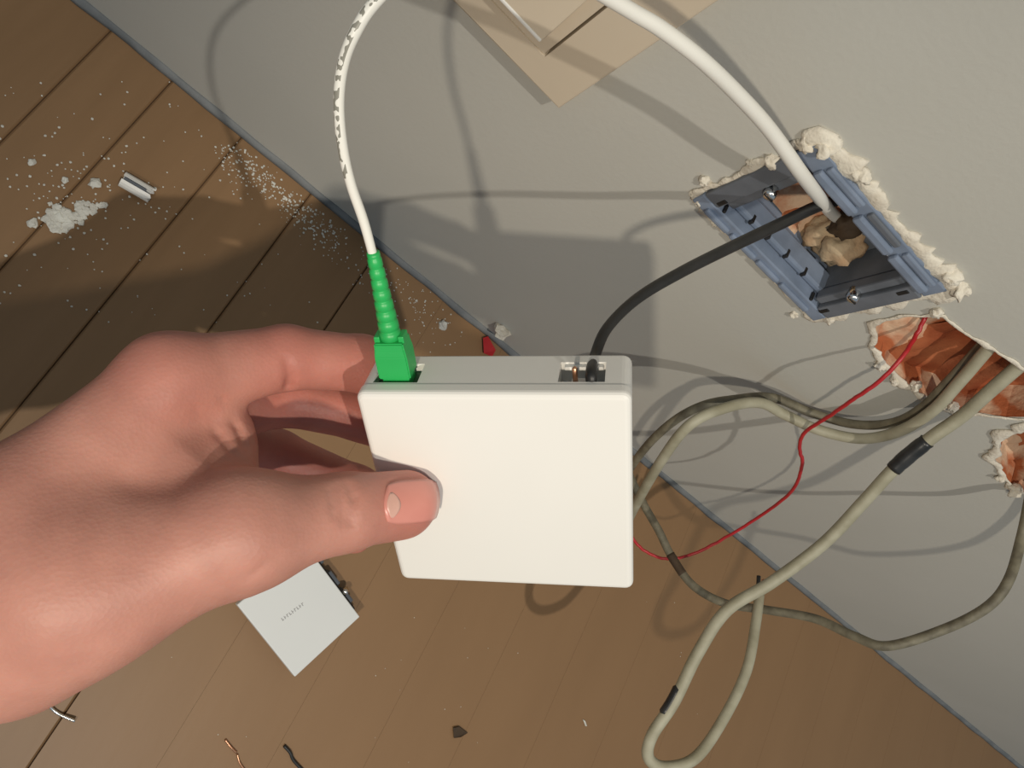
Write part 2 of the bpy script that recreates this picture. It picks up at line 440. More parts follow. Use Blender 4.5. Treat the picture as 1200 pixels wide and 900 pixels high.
# ================================================================== SOCKET MOUNTING FRAME
# local axes: x along, y into the wall, z up
sock = empty('mounting_frame', (fc.x, DW, fc.z), Matrix.Rotation(-FR['a'], 3, 'Y'))
tag(sock, 'blue-grey plastic socket mounting frame set into the wall, ringed with rough plaster', 'socket frame')
T = 0.0105
bx('frame_bar', (-HW, HW, -0.0025, 0.006, -HH, -HH + 0.008), BLUE, sock, bev=0.0008)                     # bottom
bx('frame_bar', (-HW, HW, -0.0025, 0.006, HH - 0.011, HH), BLUE, sock, bev=0.0008)                        # top
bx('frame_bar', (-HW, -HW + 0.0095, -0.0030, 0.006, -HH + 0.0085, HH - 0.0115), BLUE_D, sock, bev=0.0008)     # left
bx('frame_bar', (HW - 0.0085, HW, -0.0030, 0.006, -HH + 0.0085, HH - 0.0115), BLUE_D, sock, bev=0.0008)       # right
# raised clip rails on the top bar and the stepped ledge on the bottom bar
for a0, a1 in ((-0.036, -0.010), (-0.008, 0.016), (0.018, 0.043)):
    bx('clip_rail', (a0, a1, -0.0050, -0.0020, HH - 0.0105, HH - 0.0055), BLUE, sock, bev=0.0012)
    bx('clip_rail', (a0 + .001, a1 - .002, -0.0042, -0.0020, HH - 0.0045, HH - 0.0012), BLUE_D if a0 > -.01 and a0 < 0 else BLUE, sock, bev=0.0008)
for a0, a1 in ((-0.040, -0.024), (-0.022, -0.004), (-0.002, 0.014), (0.016, 0.038)):
    bx('clip_rail', (a0, a1, -0.0045, -0.0020, -HH + 0.0015, -HH + 0.0048), BLUE, sock, bev=0.0010)
# inner tray: bottom shelf (two steps), right wall, top wall, left wall
bx('tray_side', (-HW + 0.006, HW - 0.006, 0.006, 0.030, -HH + 0.003, -HH + 0.0085), BLUE, sock, bev=0.0008)
bx('tray_side', (-HW + 0.008, HW - 0.008, 0.004, 0.016, -HH + 0.0085, -HH + 0.0125), BLUE, sock, bev=0.0012)
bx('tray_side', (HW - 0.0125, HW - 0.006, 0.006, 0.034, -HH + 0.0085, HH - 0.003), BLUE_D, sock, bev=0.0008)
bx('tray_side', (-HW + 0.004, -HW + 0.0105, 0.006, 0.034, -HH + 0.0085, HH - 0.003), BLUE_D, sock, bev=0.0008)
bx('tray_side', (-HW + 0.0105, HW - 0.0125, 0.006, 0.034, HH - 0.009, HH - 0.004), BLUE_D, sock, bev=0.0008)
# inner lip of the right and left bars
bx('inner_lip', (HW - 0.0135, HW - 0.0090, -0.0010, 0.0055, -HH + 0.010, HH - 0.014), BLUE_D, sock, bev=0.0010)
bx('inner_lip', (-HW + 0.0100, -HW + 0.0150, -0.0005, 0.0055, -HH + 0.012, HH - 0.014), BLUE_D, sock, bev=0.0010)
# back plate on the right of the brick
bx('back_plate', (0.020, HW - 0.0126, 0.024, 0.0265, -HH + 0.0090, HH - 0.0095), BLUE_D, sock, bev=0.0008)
# slots along the edges
for (a, y0, b) in [(-0.034, -0.0012, -HH + 0.0070), (-0.020, 0.0030, -HH + 0.0105), (-0.008, 0.0034, -HH + 0.0105), (0.006, 0.0034, -HH + 0.0105), (0.020, 0.0034, -HH + .0105), (0.033, -0.0012, -HH + .0070)]:
    bx('slot', (a - 0.0008, a + 0.0008, y0 - 0.0006, y0 + 0.004, b - 0.0005, b + 0.0023), BLACK, sock, bev=0.0003)
for (a, b) in [(-HW + 0.0075, HH - 0.0150), (-HW + 0.0075, -HH + 0.0130), (HW - 0.0060, -HH + 0.0110), (HW - 0.0060, HH - 0.0170)]:
    bx('slot', (a - 0.0012, a + 0.0012, -0.0034, 0.002, b - 0.0028, b + 0.0028), BLACK, sock, bev=0.0005)
for (a, b) in [(-HW + 0.0125, 0.002), (HW - 0.0110, -0.004)]:
    s_ = lathe('screw', [(0.0005, 0.0036), (0.0022, 0.0034), (0.0030, 0.0022), (0.0030, -0.003)], CHROME, sock, 14, 'y')
    s_.location = (a, -0.0022, b)
    sl = bx('screw_slot', (-0.0026, 0.0026, -0.00375, -0.0030, -0.0004, 0.0004), BLACK, s_)
# rubble in the opening
def sock_loc(px, py, off):
    q = Wl(px, py, off) - Vector((fc.x, DW, fc.z)); c_, s_2 = math.cos(FR['a']), math.sin(FR['a'])
    return (q.x * c_ + q.z * s_2, q.y, -q.x * s_2 + q.z * c_)
for nm, px, py, off, r, sq, mt_, sd in [('mortar_lump', 985, 288, -.022, .0095, 1.3, MORTAR, 3), ('mortar_lump', 960, 272, -.025, .007, 1.3, MORTAR, 31), ('brick_lump', 915, 262, -.027, .009, 1.2, BRICK, 11),
                                ('brick_lump', 945, 298, -.026, .008, 1.0, BRICK, 21), ('brick_lump', 985, 318, -.026, .0085, .8, BRICK_DARK, 41)]:
    bm = bmesh.new(); rock(bm, sock_loc(px, py, off), r, sd, sq, 3, 0.65); bm_obj(nm, bm, mt_, sock, True)
bm = bmesh.new(); rock(bm, sock_loc(992, 262, -.022), .0065, 51, 1.2, 3); bm_obj('knockout_scrap', bm, SCRAP, sock, True)

# ================================================================== WALL SWITCH
sw = empty('wall_switch', (0.035, DW, 0.281))
tag(sw, 'cream rocker light switch on the wall, with a dark gap beside its insert', 'switch')
def ring(name, xo0, xo1, zo0, zo1, xi0, xi1, zi0, zi1, y0, y1, mt, parent, bev=0.0012):
    bm = bmesh.new()
    o_ = [(xo0, zo0), (xo1, zo0), (xo1, zo1), (xo0, zo1)]; i_ = [(xi0, zi0), (xi1, zi0), (xi1, zi1), (xi0, zi1)]
    lv = [[bm.verts.new((x, y, z)) for x, z in q] for q in (o_, i_) for y in (y0, y1)]
    of, ob, inf, inb = lv
    for k in range(4):
        j = (k + 1) % 4
        bm.faces.new((of[k], of[j], inf[j], inf[k])); bm.faces.new((ob[k], ob[j], inb[j], inb[k]))
        bm.faces.new((of[k], of[j], ob[j], ob[k])); bm.faces.new((inf[k], inf[j], inb[j], inb[k]))
    if bev:
        es = [e for e in bm.edges if all(abs(v.co.y - y0) < 1e-6 for v in e.verts) and (e.verts[0] in of and e.verts[1] in of)]
        bmesh.ops.bevel(bm, geom=es, offset=bev, segments=3, affect='EDGES', profile=0.5)
    return bm_obj(name, bm, mt, parent)
ring('frame', -0.0445, 0.0435, -0.043, 0.085, -0.0221, 0.0221, -0.0271, 0.0271, -0.0095, 0.0, BEIGE, sw)
bx('insert', (-0.0220, 0.0211, -0.0090, -0.001, -0.0270, 0.0270), BEIGE, sw, bev=0.0004)
bx('gap', (0.0211, 0.0221, -0.0040, -0.0005, -0.0270, 0.0270), BLACK, sw)
rk = bx('rocker', (-0.0175, 0.0147, -0.0050, 0.0, -0.0165, 0.0165), BEIGE, sw, bev=0.0006)
bx('rocker_lit_edge', (-0.0172, 0.0144, -0.0054, -0.0030, -0.0176, -0.0160), WHITE, rk, bev=0.0005)  # lit lower edge of the cream rocker, its highlight painted white
rk.location = (0, -0.0098, 0.0015); rk.rotation_euler = (math.radians(-9), 0, 0)

# ================================================================== TERMINATION BOX (held)
Rb = np.array([[0.98600766, 0.09335444, 0.13810806],
               [0.00114471, 0.82467142, -0.56561095],
               [-0.16669606, 0.55785482, 0.81302547]])
C0 = np.array([-0.04720932, 0.00287818, 0.22936002])
BW, BH, BT = 0.082, 0.0816, 0.0218
rot = R @ Rb
org = R @ C0 + CAM
# box local axes: x right, y down, z away from the lens; origin at its front top left corner
tbox = empty('fibre_termination_box', org, [list(rot[i]) for i in range(3)])
tag(tbox, 'white plastic fibre termination box held in the hand', 'junction box')
def box_local(px, py):          # pixel on the top face -> local x, z
    d = np.array([px - 600.0, py - 450.0, FPX]); n = Rb[:, 1]
    q = d * (C0 @ n) / (d @ n); return Rb.T @ (q - C0)
bm = bmesh.new(); add_box(bm, 0, BW, 0, BH, 0, 0.0050)
bmesh.ops.bevel(bm, geom=[e for e in bm.edges if abs(e.verts[0].co.z - e.verts[1].co.z) > .001], offset=0.0028, segments=5, affect='EDGES', profile=0.5)
bmesh.ops.bevel(bm, geom=[e for e in bm.edges if max(e.verts[0].co.z, e.verts[1].co.z) < 1e-5], offset=0.0020, segments=4, affect='EDGES', profile=0.5)
bm_obj('front_cover', bm, WHITE, tbox, False)
bm = bmesh.new(); add_box(bm, 0.0002, BW - 0.0002, 0.0002, BH - 0.0002, 0.0050, BT)
bmesh.ops.bevel(bm, geom=[e for e in bm.edges if abs(e.verts[0].co.z - e.verts[1].co.z) > .001], offset=0.0028, segments=5, affect='EDGES', profile=0.5)
bmesh.ops.bevel(bm, geom=[e for e in bm.edges if min(e.verts[0].co.z, e.verts[1].co.z) > BT - 1e-5], offset=0.0012, segments=3, affect='EDGES', profile=0.5)
shell = bm_obj('back_shell', bm, WHITE, tbox)
def cut(o, dims):
    c = bx('cutter', dims, WHITE, None); c.matrix_world = tbox.matrix_world
    mo = o.modifiers.new('cut', 'BOOLEAN'); mo.operation = 'DIFFERENCE'; mo.object = c; mo.solver = 'EXACT'
    bpy.context.view_layer.update()
    me = bpy.data.meshes.new_from_object(o.evaluated_get(bpy.context.evaluated_depsgraph_get()))
    o.modifiers.clear(); o.data = me
    bpy.data.objects.remove(c)
bpy.context.view_layer.update()
cut(shell, (0.0040, 0.0180, -0.004, 0.014, 0.0062, 0.0165))
cut(shell, (0.0605, 0.0742, -0.004, 0.007, 0.0066, 0.0172))
bx('port_adapter', (0.0042, 0.0178, 0.0030, 0.0136, 0.0064, 0.0163), GREEN_D, tbox)
bx('port_floor', (0.0640, 0.0705, 0.0030, 0.0068, 0.0070, 0.0130), WHITE, tbox, bev=0.0004)
pn = lathe('contact_pin', [(0.0008, 0), (0.0008, 0.0055), (0.0004, 0.006)], MATS['copper'], tbox, 10, 'y'); pn.location = (0.0653, 0.0035, 0.0105)
bx('cable_clamp', (0.0617, 0.0735, 0.0008, 0.0020, 0.0152, 0.0170), WHITE, tbox, bev=0.0003)

# ================================================================== FIBRE CORD (green connector, white cable)
cl = box_local(467, 437); cxl, czl = cl[0], cl[2]
def from_box(x, y, z):
    return Vector(org + rot @ np.array([x, y, z]))
cord = empty('fibre_patch_cord', from_box(cxl, 0, czl), [list(rot[i]) for i in range(3)])
tag(cord, 'white fibre patch cord with a green connector, looping into the wall frame', 'cable')
# connector local: -y points out of the box
bx('connector_plug', (-0.0042, 0.0042, -0.0025, 0.0060, -0.0034, 0.0034), GREEN, cord, bev=0.0004)
bm = bmesh.new()
secs = [(-0.0002, .0050, .0041), (-0.0080, .0050, .0041), (-0.0105, .0046, .0038), (-0.0125, .0045, .0037)]
rings = []
for (yy, a, b) in secs:
    rings.append([bm.verts.new(q) for q in ((-a, yy, -b), (a, yy, -b), (a, yy, b), (-a, yy, b))])
for i in range(len(rings) - 1):
    for k in range(4): bm.faces.new((rings[i][k], rings[i][(k + 1) % 4], rings[i + 1][(k + 1) % 4], rings[i + 1][k]))
bm.faces.new(rings[0]); bm.faces.new(rings[-1])
bmesh.ops.bevel(bm, geom=list(bm.edges), offset=0.0004, segments=2, affect='EDGES')
housing = bm_obj('connector_housing', bm, GREEN, cord)
for s in (-1, 1): bx('grip_ear', (s * .0037 - .0009, s * .0037 + .0009, -0.0142, -0.0118, -.0024, .0024), GREEN, housing, bev=.0003)
boot_prof = [(0.0034, 0.0115)]
h = 0.0125
nrib = 8
for i in range(nrib):
    t = i / (nrib - 1); r = 0.0033 * (1 - t) + 0.0021 * t
    boot_prof += [(r * 0.86, h), (r, h + 0.0003), (r * 0.97, h + 0.0025), (r * 0.86, h + 0.0028)]; h += 0.00335
boot_prof += [(0.0019, h), (0.0018, h + 0.0012), (0.0010, h + 0.0012)]
boot = lathe('strain_relief_boot', boot_prof, GREEN, cord, 20, 'y')
tipl = h
def cp(pts):          # rows px, py, depth, radius
    return [list(P(a, b, c)) + [r] for a, b, c, r in pts]
path = [list(from_box(cxl, -tipl + 0.004, czl)) + [.00125]] + cp([
    (427, 262, .2085, .00135), (411, 215, .2005, .00135), (401, 170, .194, .0014), (397, 120, .188, .0014), (402, 75, .183, .00145), (416, 38, .179, .0015), (440, 2, .177, .0015),
    (490, -45, .175, .0016), (560, -75, .178, .0018), (635, -62, .188, .0020), (690, -18, .200, .0021), (740, 13, .209, .0022), (775, 34, .215, .0023), (822, 70, .226, .0024), (864, 110, .243, .0025),
    (902, 152, .263, .0026), (938, 202, .288, .0027)]) + [list(Wl(962, 234, 0.004)) + [.0027], list(Wl(975, 250, -0.018)) + [.0027], list(Wl(990, 262, -0.034)) + [.0026]]
sp_ = spline(path, 14)
def to_local(o, pts):
    mi = o.matrix_world.inverted(); return [mi @ Vector(q) for q in pts]
bpy.context.view_layer.update()
upv = np.array((cord.matrix_world.inverted().to_3x3() @ Vector(-ray(600, 450) + R @ np.array([-300.0, 0, 0]))))
tube('cable_jacket', to_local(cord, sp_[:, :3]), sp_[:, 3], WCABLE, cord, 14, up=-upv)

# ================================================================== BLACK CABLE
blp = box_local(693, 441)
p0 = from_box(blp[0], 0.006, blp[2])
path = [list(p0) + [.0018], list(from_box(blp[0], -0.001, blp[2])) + [.0018]] + cp([(697, 418, .2405, .0019), (712, 384, .250, .0020), (748, 349, .260, .0022), (800, 318, .271, .0024), (860, 288, .288, .0026), (915, 262, .301, .0028)]) + \
    [list(Wl(955, 243, .003)) + [.0030], list(Wl(978, 236, -0.018)) + [.0030], list(Wl(990, 232, -0.035)) + [.0030]]
sp_ = spline(path, 12)
bk = tube('black_cable', sp_[:, :3], sp_[:, 3], BLACK, None, 14, flat=0.85, origin=p0)
tag(bk, 'black cable running from the box socket into the blue-grey wall frame', 'cable')

# ================================================================== GREY CABLES, RED WIRE
def wpath(pts):       # rows: kind 'w' px,py,off / 'f' px,py,height
    out = []
    for k, a, b, c in pts:
        out.append(list(Wl(a, b, c) if k == 'w' else (Fl(a, b, c) if k == 'f' else P(a, b, c))))
    return out
def cable(name, pts, r, mt, label, group=None, flat=1.0, n=12, cat='cable'):
    s = spline(wpath(pts), n)
    if not np.isscalar(r): r = np.interp(np.linspace(0, 1, len(s)), np.linspace(0, 1, len(r)), r)
    o = empty(name, s[0])
    j = tube('cable_jacket', s - s[0], r, mt, o, 12, flat=flat)
    if label: tag(o, label, cat, group)
    return o, s
def wrap(parent, s, i0, i1, r, mt, nm='tape', seg=12):
    o = s[0]; q = s[i0:i1 + 1] - o
    rr = np.array([r * (1 + 0.10 * noise.noise(Vector((i * 1.7, r * 900, 0)))) for i in range(len(q))])
    return tube(nm, q, rr, mt, parent, seg)
def idx(s, px, py):
    best = None
    for i, q in enumerate(s):
        v = R.T @ (q - CAM); d = (v[0] / v[2] * FPX + 600 - px) ** 2 + (v[1] / v[2] * FPX + 450 - py) ** 2
        if best is None or d < best[0]: best = (d, i)
    return best[1]

# taped cable: out of the chase, over the floor edge, hanging loop
bpts = [('w', 1290, 368, -.010), ('w', 1240, 396, -.008), ('w', 1205, 420, -.005), ('w', 1165, 454, .003), ('d', 1128, 487, .388), ('d', 1090, 514, .397), ('d', 1050, 547, .408), ('d', 1012, 588, .418), ('d', 965, 637, .428),
        ('d', 905, 682, .432), ('d', 852, 715, .432), ('d', 818, 765, .428), ('d', 790, 822, .424), ('d', 764, 862, .422), ('d', 760, 888, .424), ('d', 780, 899, .428),
        ('d', 815, 888, .434), ('d', 848, 842, .446), ('d', 875, 785, .462), ('d', 886, 728, .478), ('d', 890, 696, .488)]
tc_, s = cable('taped_cable', bpts, (.0034, .0035, .0035, .0033, .0031), GREY_CABLE, 'thick grey cable with black tape, curling out of the brick chase into a loop')
wrap(tc_, s, idx(s, 1088, 515), idx(s, 1048, 549), .0041, TAPE)
i = idx(s, 787, 826); lft = np.array(P(770, 815, .42)) - np.array(P(787, 826, .42)); lft = lft / np.linalg.norm(lft) * .0013
q_ = s[i - 5:i + 5] - s[0] + lft; tube('tape', q_, np.array([.0012] + [.0030] * (len(q_) - 2) + [.0012]), TAPE, tc_, 10)
for k in (-1, 1):
    e = s[-1]; d = (s[-1] - s[-3]) / np.linalg.norm(s[-1] - s[-3])
    side = np.cross(d, [0, 0, 1]); side /= np.linalg.norm(side)
    tube('bare_core', np.array([e, e + d * .004 + side * k * .002, e + d * .011 + side * k * .0028]) - s[0], .0013, COPPER if k > 0 else BLACK, tc_, 8)

# paired cables out of the chase, looping behind the box
a1, s = cable('loop_cable', [('w', 1190, 372, -.008), ('w', 1160, 406, -.005), ('w', 1125, 447, .004), ('w', 1092, 482, .012), ('w', 1052, 506, .016), ('w', 1008, 514, .019), ('w', 960, 504, .021), ('w', 920, 486, .021),
             ('w', 890, 472, .026), ('w', 850, 478, .042), ('w', 808, 498, .060), ('w', 775, 540, .074), ('w', 745, 592, .084), ('w', 722, 640, .088), ('d', 706, 672, .600), ('f', 696, 676, .005)], .0031, GREY_CABLE,
             'pale grey cable leaving the chase beside the red wire and arching behind the box')
a2, s = cable('loop_cable', [('w', 1176, 378, -.013), ('w', 1144, 412, -.009), ('w', 1112, 447, .001), ('w', 1078, 480, .007), ('w', 1044, 496, .008), ('w', 1000, 497, .008), ('w', 952, 484, .006), ('w', 905, 466, .012),
             ('w', 862, 468, .027), ('w', 822, 476, .038), ('w', 785, 497, .048), ('w', 752, 530, .058), ('w', 728, 568, .062), ('d', 708, 615, .575), ('f', 690, 640, .005)], .0027, GREY_CABLE_D,
             'darker dusty grey cable, upper one of the two arching from the chase behind the box')
# cable bending out of the second hole
c_, s = cable('hanging_cable', [('d', 728, 530, .545), ('d', 740, 562, .542), ('d', 756, 594, .536), ('d', 772, 622, .530), ('d', 787, 652, .524), ('d', 812, 686, .515), ('d', 850, 707, .504), ('d', 900, 715, .489), ('d', 955, 725, .471), ('d', 1000, 745, .452),
             ('d', 1040, 757, .438), ('d', 1105, 738, .430), ('d', 1156, 712, .422), ('d', 1182, 680, .420), ('d', 1197, 630, .428), ('w', 1206, 588, .010), ('w', 1212, 558, -.008)], .0028, GREY_CABLE_D,
             'dusty grey cable hanging in a wide bend from the small brick hole')
i0, i1 = idx(s, 785, 648), idx(s, 800, 672)
wrap(c_, s, i0, i1, .0030, SCRAP, 'dark_patch')  # short darker length of the cable
# red wire
rw = [('w', 1086, 368, -.012), ('w', 1074, 392, -.004), ('w', 1056, 420, .010), ('w', 1030, 447, .020), ('w', 1000, 468, .026), ('w', 968, 490, .028), ('w', 943, 507, .030), ('w', 937, 524, .031), ('w', 940, 545, .032), ('w', 928, 575, .036),
      ('w', 895, 602, .044), ('d', 850, 630, .545), ('d', 815, 648, .553), ('d', 785, 655, .557), ('d', 764, 650, .558), ('d', 746, 637, .556), ('d', 732, 612, .552)]
s = spline(wpath(rw), 10)
wob = np.array([[.0004 * noise.noise(Vector((i * .45, k * 7.0, 0))) for k in range(3)] for i in range(len(s))])
r_o = tube('red_wire', s + wob, .0011, RED, None, 10, origin=s[0])
tag(r_o, 'thin red insulated wire hanging from the brick chase', 'wire')

# ================================================================== COVER PLATE ON THE FLOOR
pc = [Fl(275, 703, .016), Fl(362, 646, .016), Fl(427, 730, .016), Fl(340, 786, .016)]
ctr = sum(pc, Vector()) / 4
ex = ((pc[2] - pc[1]) + (pc[3] - pc[0])).normalized(); ey = Vector((-ex.y, ex.x, 0))
LX = ((pc[2] - pc[1]).length + (pc[3] - pc[0]).length) / 4; LY = ((pc[1] - pc[0]).length + (pc[2] - pc[3]).length) / 4
plate = empty('socket_cover_plate', (ctr.x, ctr.y, 0), [[ex.x, ey.x, 0], [ex.y, ey.y, 0], [0, 0, 1]])
tag(plate, 'small square white socket cover plate with grey print, lying on the floor', 'cover plate')
bx('cover', (-LX, LX, -LY, LY, .0105, .016), COOLWHITE, plate, bev=.0006)
bx('insert_body', (-LX + .006, LX - .004, -LY + .007, LY + .002, .0, .0104), BLACK, plate, bev=.0008)
for q in (-.018, 0.0, .015): bx('insert_body', (q - .005, q + .006, LY - .003, LY + .0045, .001, .009), BLUE_D, plate, bev=.0008)
for q in (-.022, .012):
    sc = lathe('terminal_screw', [(.0004, .0025), (.0018, .0022), (.0022, .001), (.0022, -.003)], CHROME, plate, 12, 'y'); sc.location = (q, LY + .0035, .0095); sc.rotation_euler = (0, 0, math.pi)
    sc.rotation_euler = (math.radians(-60), 0, 0)
bx('insert_body', (-LX - .003, -LX + .007, -.010, .012, .001, .009), SCRAP, plate, bev=.0008)
ang = math.radians(60)
ta = Vector((Fl(358, 706, .016) - Fl(331, 726, .016))); ta = Vector((ta.dot(ex), ta.dot(ey), 0)).normalized(); tb = Vector((-ta.y, ta.x, 0))
tcn = Fl(344, 716, .016) - ctr; tcn = Vector((tcn.dot(ex), tcn.dot(ey), 0))
bm = bmesh.new(); n = 9
for i in range(n):      # faint row of small illegible characters
    for (da, db, wa, wb) in (((0, 0, .00045, .0021)), ((.0006, (i % 3 - 1) * .0007, .0007, .0004))):
        c = tcn + ta * ((i - n / 2) * .0018 + da) + tb * db
        vs = [bm.verts.new((c + ta * sx * wa / 2 + tb * sy * wb / 2 + Vector((0, 0, .01604)))) for sx, sy in ((-1, -1), (1, -1), (1, 1), (-1, 1))]
        bm.faces.new(vs)
bm_obj('print', bm, INK, plate)

# ================================================================== DEBRIS
# white plastic sleeve
a = Fl(143, 210, .004); b = Fl(176, 229, .004); d = (b - a).normalized(); L = (b - a).length
sl = empty('plastic_sleeve', (a.x, a.y, 0), [[d.x, -d.y, 0], [d.y, d.x, 0], [0, 0, 1]])
tag(sl, 'short white plastic sleeve lying on the dusty planks', 'plastic scrap')
vs = []; fs = []; sg = 14; Rr = .0048; rr = .0036
for i, x in enumerate((0, L * .5, L)):
    for k in range(sg + 1):
        an = math.radians(18 + 324 * k / sg) + math.pi / 2
        for q in (Rr, rr):
            e = (.0015 * math.sin(k * 2.2)) if i == 2 else 0
            vs.append((x + e, q * math.cos(an), Rr + q * math.sin(an)))
st = (sg + 1) * 2
for i in range(2):
    for k in range(sg):
        for q in (0, 1):
            z = i * st + k * 2 + q; fs.append((z, z + 2, z + st + 2, z + st))
    for k in (0, sg):
        z = i * st + k * 2; fs.append((z, z + 1, z + st + 1, z + st))
for i in (0, 2):
    for k in range(sg):
        z = i * st + k * 2; fs.append((z, z + 1, z + 3, z + 2))
o = mesh_obj('sleeve_wall', vs, fs, WHITE, sl, False)
bm = bmesh.new(); bm.from_mesh(o.data); bmesh.ops.recalc_face_normals(bm, faces=bm.faces); bm.to_mesh(o.data); bm.free()
bx('core', (.0008, L - .003, -.0016, .0016, Rr - .001, Rr + .0022), BLUE_D, sl, bev=.0006)

# heap of plaster
def heap(name, pts, label, seed, group=None):
    bm = bmesh.new(); rnd = random.Random(seed)
    for (x, y, r, z) in pts:
        c = Fl(x, y, z); rock(bm, c, r, rnd.random() * 50, .5, 2)
    o = bm_obj(name, bm, DUST)
    return tag(o, label, 'plaster')
hp = []
rr_ = random.Random(5)
for _ in range(80):
    t = rr_.gauss(0, 1); hp.append((70 + t * 9, 256 + rr_.gauss(0, 5.5), rr_.uniform(.0008, .0030), .0006))
heap('plaster_heap', hp, 'larger heap of crumbled white plaster on a plank seam', 1)
hp = [(100 + rr_.gauss(0, 9), 243 + rr_.gauss(0, 4), rr_.uniform(.0008, .0025), .0006) for _ in range(26)]
heap('plaster_heap', hp, 'smaller scatter of plaster crumbs beside the larger heap', 2)
for (x, y, r, lab) in [(111, 215, .0032, 'single round plaster crumb between the heap and the white sleeve'), (520, 381, .0036, 'white plaster chip on the floor near the grey wall joint'),
                       (37, 190, .0020, 'plaster crumb on the plank, farther along the seam from the heap'), (76, 211, .0018, 'small plaster crumb just above the plaster heap')]:
    bm = bmesh.new(); rock(bm, Fl(x, y, r * .4), r, x, .7, 2); tag(bm_obj('plaster_crumb', bm, DUST), lab, 'plaster')
bm = bmesh.new(); rock(bm, Wl(588, 388, .003), .0065, 4, .6, 2); tag(bm_obj('plaster_chip', bm, PLASTER), 'cream plaster chip lodged at the foot of the wall', 'plaster')
# fine dust, uncountable
bm = bmesh.new()
def speck(x, y, r):
    c = Fl(x, y, r * .35); g = bmesh.ops.create_icosphere(bm, subdivisions=1, radius=r)
    for v in g['verts']: v.co = Vector((v.co.x * (1 + rr_.uniform(-.3, .3)), v.co.y, v.co.z * .5)) + c
for _ in range(420):          # along the joint
    t = rr_.random(); x = 270 + 130 * t; y = 150 + 108 * t + abs(rr_.gauss(0, 16)) + 8; speck(x + rr_.uniform(-20, 10), y + 6, rr_.uniform(.0002, .0009))
for _ in range(140):
    t = rr_.random(); speck(405 + 130 * t + rr_.gauss(0, 14), 285 + 95 * t + abs(rr_.gauss(0, 18)), rr_.uniform(.0003, .0007))
for _ in range(120): speck(95 + rr_.gauss(0, 60), 225 + rr_.gauss(0, 38), rr_.uniform(.0003, .0009))
for _ in range(120): speck(rr_.uniform(0, 430), rr_.uniform(90, 380), rr_.uniform(.0003, .0007))
for _ in range(25): speck(rr_.uniform(200, 900), rr_.uniform(700, 900), rr_.uniform(.0002, .0004))
o = bm_obj('plaster_specks', bm, DUST); tag(o, 'fine white plaster dust scattered over the planks', 'dust', kind='stuff')

def floor_wire(name, pts, r, mt, label, n=8):
    s = spline([list(Fl(a, b, c)) for a, b, c in pts], n)
    return tag(tube(name, s, r, mt, None, 8, origin=s[0]), label, 'wire')
floor_wire('steel_wire', [(50, 813, .004), (57, 826, .002), (68, 836, .0014), (88, 845, .003)], .0009, CHROME, 'bent bright steel wire lying across a plank seam')
floor_wire('copper_strand', [(264, 867, .001), (271, 876, .0012), (277, 882, .0008)], .0007, COPPER, 'short bare copper strand, shorter of two on the floor')
floor_wire('copper_strand', [(278, 884, .001), (281, 894, .001), (288, 904, .0008)], .0006, COPPER, 'bare copper strand curling on the floor, longer of two')
floor_wire('dark_wire', [(333, 874, .0012), (340, 882, .0016), (344, 891, .0012), (356, 904, .001)], .0010, BLACK, 'short dark wire offcut lying on the floor beside the copper strands')
def chip(name, px, h, mt, label, cat):
    bm = bmesh.new(); lo = [bm.verts.new(Fl(x, y, 0.0002)) for x, y in px]; hi = [bm.verts.new(Fl(x, y, h * (0.7 + .6 * random.random()))) for x, y in px]
    n = len(px); bm.faces.new(lo); bm.faces.new(hi)
    for i in range(n): bm.faces.new((lo[i], lo[(i + 1) % n], hi[(i + 1) % n], hi[i]))
    return tag(bm_obj(name, bm, mt), label, cat)
chip('dark_chip', [(531, 853), (538, 852), (548, 859), (540, 864), (532, 865)], .002, SCRAP, 'tiny dark chip alone on the bare floor', 'scrap')
chip('red_offcut', [(566, 396), (572, 394), (581, 410), (577, 418), (567, 414)], .004, RED, 'small red plastic offcut at the foot of the wall', 'scrap')
chip('white_shaving', [(683, 843), (686, 845), (688, 851), (686, 851)], .001, DUST, 'tiny pale shaving on the floor near the grey loop', 'scrap')

# ================================================================== HAND (one continuous surface from a smooth-blended field)
def K(px, py, d): return np.array([(px - 600) / FPX * d, (py - 450) / FPX * d, d])    # camera-space point
VS = 0.0010
lo = np.array([-0.262, -0.036, 0.130]); hi = np.array([0.004, 0.140, 0.325])
dims = np.ceil((hi - lo) / VS).astype(int)
gx, gy, gz = [(lo[k] + VS * np.arange(dims[k])).astype(np.float32) for k in range(3)]
X, Yg, Zg = np.meshgrid(gx, gy, gz, indexing='ij', sparse=True)
def cone(a, b, ra, rb):
    """distance to a tapered capsule"""
    a = np.asarray(a, np.float32); b = np.asarray(b, np.float32); d = b - a; L2 = float(d @ d)
    px, py, pz = X - a[0], Yg - a[1], Zg - a[2]
    t = np.clip((px * d[0] + py * d[1] + pz * d[2]) / L2, 0, 1)
    return np.sqrt((px - t * d[0]) ** 2 + (py - t * d[1]) ** 2 + (pz - t * d[2]) ** 2) - (ra + (rb - ra) * t)
def smin(a, b, k):
    h_ = np.clip(0.5 + 0.5 * (b - a) / k, 0, 1)
    return b + (a - b) * h_ - k * h_ * (1 - h_)
MM = 0.001
